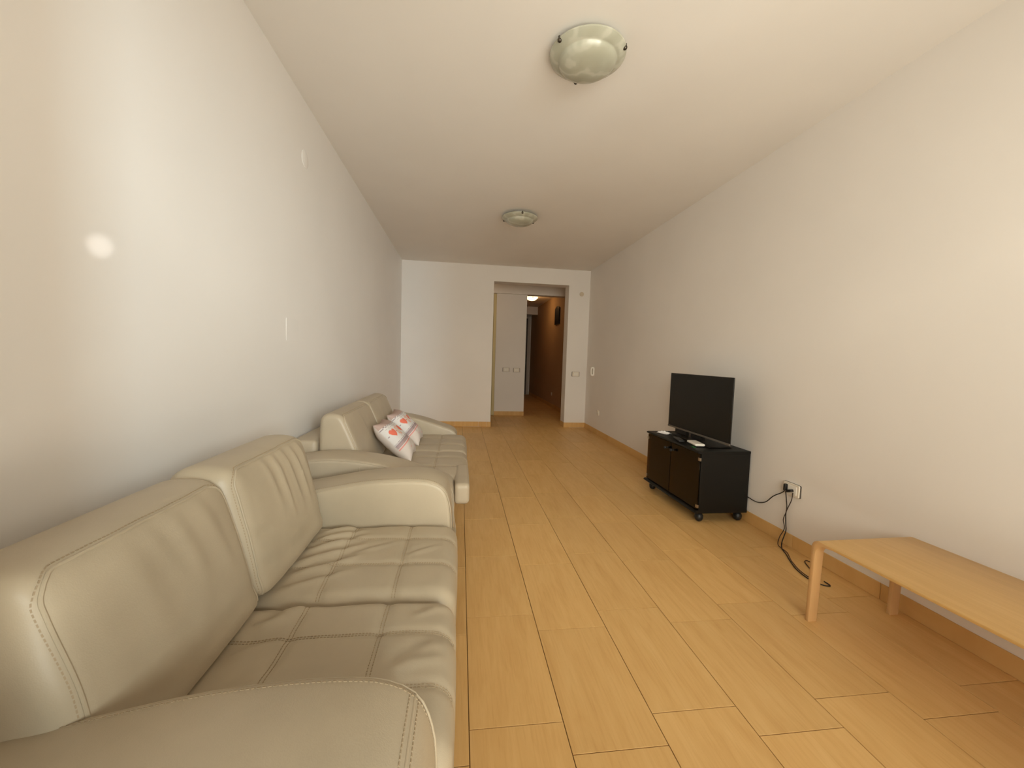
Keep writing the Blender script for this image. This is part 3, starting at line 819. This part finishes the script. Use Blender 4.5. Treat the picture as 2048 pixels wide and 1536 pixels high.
for (a, b, ky, hy) in ((CY0 + .003, ym - .003, ym - .045, CY0 + .003), (ym + .003, CY1 - .003, ym + .045, CY1 - .003)):
    dd = obj('glass_door', *bbox(CX0 + .003, CX0 + .009, a, b, CZ0 + .026, CZ1 - .022, .001, 1), M_GLASS, cb)
    obj('knob', *merge(ball((CX0 - .022, ky, .458), .012, 16), tube([(CX0 - .015, ky, .458), (CX0 + .003, ky, .458)], .005, 10), lathe([(1e-4, 0), (.009, 0), (.009, .004), (1e-4, .004)], (CX0 - .001, ky, .458), 14, 'x')), M_DARK, dd)
    s = 1 if hy < ym else -1
    for z in (CZ0 + .052, CZ1 - .06):
        obj('hinge', *merge(bbox(CX0 - .001, CX0 + .012, min(hy, hy + s * .018), max(hy, hy + s * .018), z - .011, z + .011, .001, 1),
                            bbox(CX0 - .001, CX0 + .012, hy - s * .0035 - .0015, hy - s * .0035 + .0015, z - .011, z + .011, .001, 1)), M_METAL, dd)
for wx, wy in ((1.763, 2.645), (2.072, 2.645), (1.763, 3.355), (2.072, 3.355)):
    ca = obj('caster', *merge(ball((wx, wy, .029), .029, 20), lathe([(.027, .03), (.030, .034), (.029, .048), (.020, .060), (1e-4, .064)], (wx, wy, 0), 20)), M_DARK, cb)
    obj('stem', *lathe([(1e-4, .05), (.007, .05), (.007, CZ0 + .002), (1e-4, CZ0 + .002)], (wx, wy, 0), 12), M_METAL, ca)

tv = thing('television', (1.92, 2.97, CZ1), 'black flat screen television switched off on the black cabinet', 'television')
TX, TY0, TY1, TZ0, TZ1 = 1.90, 2.55, 3.392, .583, 1.066
obj('housing', *bbox(TX, TX + .010, TY0, TY1, TZ0, TZ1, .004, 2), M_BEZEL, tv)
obj('rear_shell', *bbox(TX + .009, TX + .050, TY0 + .10, TY1 - .10, TZ0 + .03, TZ1 - .12, .012, 2), M_BEZEL, tv)
obj('screen', *bbox(TX - .0015, TX + .002, TY0 + .010, TY1 - .010, TZ0 + .020, TZ1 - .010, .0006, 1), M_SCREEN, tv)
obj('lower_bezel', *bbox(TX - .004, TX + .01, TY0, TY1, TZ0 - .002, TZ0 + .013, .002, 1), M_SILVER, tv)
obj('neck', *bbox(TX + .012, TX + .045, 2.90, 3.05, CZ1 + .010, TZ0 + .06, .004, 1), M_BEZEL, tv)
st = prism(spline([(TX - .040, CZ1 + .002), (TX - .043, CZ1 + .007), (TX - .02, CZ1 + .012), (TX + .10, CZ1 + .014), (TX + .125, CZ1 + .010), (TX + .125, CZ1 + .002)], 40, True), 2.70, 3.24, .004, 6, 3)
obj('stand_base', *st, M_BEZEL, tv)
sp_ = obj('stand_post', *bbox(TX + .005, TX + .03, 3.10, 3.28, CZ1 + .012, TZ0 + .02, .004, 1), M_BEZEL, tv)

# small things on the cabinet top
rt = thing('router_box', (1.80, 2.83, CZ1), 'small white rounded device box on the black cabinet', 'device')
RB = Matrix.Rotation(math.radians(12), 3, 'Z')
def place(V, c, ang, flip=1):
    a = math.radians(ang); R_ = np.array([[math.cos(a), -math.sin(a), 0], [math.sin(a), math.cos(a), 0], [0, 0, 1]])
    return V @ R_.T + np.array(c)
V, F_, d = rbox((0, 0, .0135), (.075, .155, .018), .009, (14, 20, 8))
obj('case', place(V, (1.803, 2.80, CZ1 + .004), -8), F_, M_WHITE, rt)
V, F_ = bbox(-.03, .03, -.06, .06, 0, .0055, .001, 1)
obj('base_plate', place(V, (1.805, 2.80, CZ1), -8), F_, M_DARK, rt)
gt = obj('green_card', place(bbox(-.011, .011, -.024, .024, 0, .004, .001, 1)[0], (1.748, 2.742, CZ1 + .0005), -8), bbox(-.011, .011, -.024, .024, 0, .004, .001, 1)[1], M_GREEN, None, True, (1.748, 2.742, CZ1))
tag(gt, 'small dark green flat piece beside the white device on the cabinet', 'small item')
rc = thing('remote_control', (1.765, 2.98, CZ1), 'black remote control lying on the cabinet beside the white device', 'remote')
V, F_, d = rbox((0, 0, .010), (.045, .16, .018), .007, (8, 14, 6)); obj('case', place(V, (1.765, 2.975, CZ1 + .0005), -14), F_, M_DARK, rc)
for i in range(6):
    for k in (-1, 0, 1):
        V, F_ = lathe([(1e-4, .0185), (.0042, .0185), (.0042, .0205), (1e-4, .0205)], (k * .012, -.055 + i * .02, 0), 10)
        obj('button', place(V, (1.765, 2.975, CZ1 + .0005), -14), F_, M_SILVER, rc)
def crumpled():
    n = 16; V = []; F_ = []
    for i in range(n + 1):
        for jj in range(n + 1):
            u, v = i / n - .5, jj / n - .5
            z = .026 * max(0, .5 - abs(u + .25 * v) * 2.0) * (1 - abs(v)) * 1.6 + .004 + .006 * noise.noise((u * 6, v * 6, 2.2)) * (1 - 1.5 * max(abs(u), abs(v)))
            V.append((u * .075, v * .11, max(.001, z)))
    for i in range(n):
        for jj in range(n): F_.append((i * (n + 1) + jj, (i + 1) * (n + 1) + jj, (i + 1) * (n + 1) + jj + 1, i * (n + 1) + jj + 1))
    V = np.array(V); k = len(V); V2 = V.copy(); V2[:, 2] -= .0006
    rim = [i for i in range(n + 1)] + [i * (n + 1) + n for i in range(1, n + 1)] + [n * (n + 1) + jj for jj in range(n - 1, -1, -1)] + [i * (n + 1) for i in range(n - 1, 0, -1)]
    F_ += [tuple(q + k for q in f[::-1]) for f in F_[:n * n]] + [(rim[i], rim[(i + 1) % len(rim)], rim[(i + 1) % len(rim)] + k, rim[i] + k) for i in range(len(rim))]
    return np.vstack([V, V2]), F_
V, F_ = crumpled()
pa = obj('paper_slip', place(V, (1.80, 3.27, CZ1 + .0008), 20), F_, M_PAPER, None, False, (1.80, 3.27, CZ1)); tag(pa, 'folded white slip of paper on the far end of the cabinet', 'paper')

# ------------------------------------------------------------------ bent birch bench
bn = thing('bench_table', (1.85, 1.03, 0), 'low birch plywood table with bent legs against the right wall', 'table')
BX0, BX1, BY0, BY1, BZ, BTK = 1.596, 2.099, .50, 1.554, .386, .013
def rolled_top():
    """plywood sheet whose two ends roll downwards"""
    Ro = .036; t = BTK; out, inn = [], []
    for yend, sg in ((BY0, -1), (BY1, 1)):
        A = np.linspace(1.15, 0, 10) if sg < 0 else np.linspace(0, 1.15, 10)
        for a in A:
            out.append((yend - sg * Ro + sg * Ro * math.sin(a), BZ - Ro + Ro * math.cos(a)))
            inn.append((yend - sg * Ro + sg * (Ro - t) * math.sin(a), BZ - Ro + (Ro - t) * math.cos(a)))
    h = len(out); P = out + inn[::-1]; n = len(P); V = []; e = .004
    for x, k in ((BX0, e), (BX0 + e * .3, e * .3), (BX0 + e, 0), (BX1 - e, 0), (BX1 - e * .3, e * .3), (BX1, e)):
        for i, (y, z) in enumerate(P):
            j_ = i if i < h else n - 1 - i
            m_ = np.array(((out[j_][0] + inn[j_][0]) / 2, (out[j_][1] + inn[j_][1]) / 2)); dv = m_ - np.array((y, z)); dv = dv / np.linalg.norm(dv) * k
            V.append((x, y + dv[0], z + dv[1]))
    F_ = []
    for a in range(5):
        for i in range(n): F_.append((a * n + i, a * n + (i + 1) % n, (a + 1) * n + (i + 1) % n, (a + 1) * n + i))
    for base in (0, 5 * n):
        for i in range(h - 1): F_.append((base + i, base + i + 1, base + n - 2 - i, base + n - 1 - i))
    return np.array(V), F_
obj('tabletop', *rolled_top(), M_BIRCH, bn)
def bent_leg(x0, x1, yend, s):
    """strip that runs on from the top, bends down and stands on the floor; s = +1 at the far end"""
    Ro = .0355; t0 = BTK + .003; out, inn = [], []
    out.append((yend - s * .09, BZ - .004)); inn.append((yend - s * .09, BZ - BTK - .0006))
    for a in np.linspace(0, PI / 2, 12):
        out.append((yend - s * Ro + s * Ro * math.sin(a), BZ - .0008 - Ro + Ro * math.cos(a)))
        ri = Ro + .012
        inn.append((yend - s * (t0 + .004) - s * ri + s * ri * math.sin(a), BZ - t0 - ri + ri * math.cos(a)))
    out.append((yend + s * .004, .0)); inn.append((yend - s * (t0 - .002), .0))
    P = out + inn[::-1]; n = len(P); V = []; e = .0015
    for x, k in ((x0, e), (x0 + e * .4, e * .35), (x0 + e, 0), (x1 - e, 0), (x1 - e * .4, e * .35), (x1, e)):
        for i, (y, z) in enumerate(P):
            q = (P[(i + n // 2) % n] if False else None)
            j = i if i < len(out) else n - 1 - i
            m_ = ((out[j][0] + inn[j][0]) / 2, (out[j][1] + inn[j][1]) / 2); dv = np.array((m_[0] - y, m_[1] - z)); dl = np.linalg.norm(dv)
            dv = dv / dl * k if dl > 0 else dv
            V.append((x, y + dv[0], max(0, z + dv[1])))
    F_ = []
    for a in range(5):
        for i in range(n): F_.append((a * n + i, a * n + (i + 1) % n, (a + 1) * n + (i + 1) % n, (a + 1) * n + i))
    h = len(out)
    for base in (0, 5 * n):
        for i in range(h - 1): F_.append((base + i, base + i + 1, base + n - 2 - i, base + n - 1 - i))
    return np.array(V), F_
for (xa, xb) in ((BX0 - .0004, BX0 + .044), (BX1 - .062, BX1 - .016)):
    obj('leg', *bent_leg(xa, xb, BY1, 1), M_BIRCH_EDGE, bn)
    obj('leg', *bent_leg(xa, xb, BY0, -1), M_BIRCH_EDGE, bn)

# the table stands a little askew: turned about its far left leg
_a = math.radians(1.2); _p = Vector((BX0, BY1, 0)); _r = Matrix.Rotation(_a, 3, 'Z')
bn.location = _p + _r @ (Vector(bn.location) - _p); bn.rotation_euler.z = _a

# ------------------------------------------------------------------ socket with plugs and cords on the right wall
sk = thing('wall_socket', (XR, 2.233, .373), 'cream double socket with two black plugs on the right wall', 'socket')
SKC = (XR, 2.233, .373)
obj('shadow_outline', *slab(rrect(.130, .082, .008), SKC, .007, 'x-'), M_SHADOWGAP, sk)  # painted shadow outline round the socket plate
obj('cover_plate', *slab(rrect(.122, .080, .008), SKC, .014, 'x-'), M_PLATE, sk)
obj('insert', *slab(rrect(.088, .056, .004), (XR - .0135, 2.233, .373), .003, 'x-'), M_WHITE, sk)
def power_cable(y, z, label, ang, strands):
    t = thing('power_cable', (XR - .014, y, z), label, 'cable', 'cables in the cream socket')
    a = math.radians(ang)
    V, F_, d = rbox((0, 0, 0), (.022, .017, .044), .005, (6, 6, 8))
    R_ = np.array([[1, 0, 0], [0, math.cos(a), -math.sin(a)], [0, math.sin(a), math.cos(a)]])
    obj('plug', V @ R_.T + np.array((XR - .0262, y, z)), F_, M_DARK, t)
    for pts, r, m, n in strands:
        obj('cord', *tube(spline(pts, n), r, 8), m, t)
    return t
power_cable(2.262, .380, 'upright black plug in the cream socket with its cord running to the cabinet', 0,
     [([(XR - .03, 2.262, .357), (XR - .028, 2.285, .335), (XR - .02, 2.36, .285), (XR - .018, 2.42, .225), (XR - .014, 2.48, .195), (XR - .009, 2.54, .185), (XR - .0055, 2.60, .188), (XR - .0055, 2.66, .192)], .0032, M_CORD, 70)])
power_cable(2.228, .366, 'slanted black plug in the cream socket with cords hanging to the floor', 68,
     [([(XR - .028, 2.256, .355), (XR - .022, 2.252, .30), (XR - .020, 2.246, .25), (XR - .018, 2.252, .20), (XR - .018, 2.246, .14), (XR - .018, 2.242, .095), (XR - .045, 2.235, .03), (XR - .075, 2.20, .0045), (XR - .11, 2.13, .0045), (XR - .16, 2.04, .0045), (XR - .20, 1.95, .0045), (XR - .215, 1.86, .0045), (XR - .19, 1.80, .0045), (XR - .155, 1.79, .0045), (XR - .15, 1.83, .0045)], .0030, M_CORD, 130),
      ([(XR - .024, 2.205, .360), (XR - .020, 2.215, .31), (XR - .018, 2.238, .255), (XR - .020, 2.252, .21), (XR - .020, 2.266, .16), (XR - .020, 2.252, .11), (XR - .040, 2.262, .05), (XR - .064, 2.245, .0095), (XR - .088, 2.19, .0100), (XR - .098, 2.135, .0100), (XR - .15, 2.05, .0100), (XR - .165, 2.02, .010), (XR - .20, 1.93, .010), (XR - .19, 1.86, .0042), (XR - .10, 1.90, .0042), (XR - .05, 1.98, .0042), (XR - .045, 2.04, .0042), (XR - .075, 2.03, .0042), (XR - .12, 1.94, .0042)], .0025, M_CORD2, 160)])
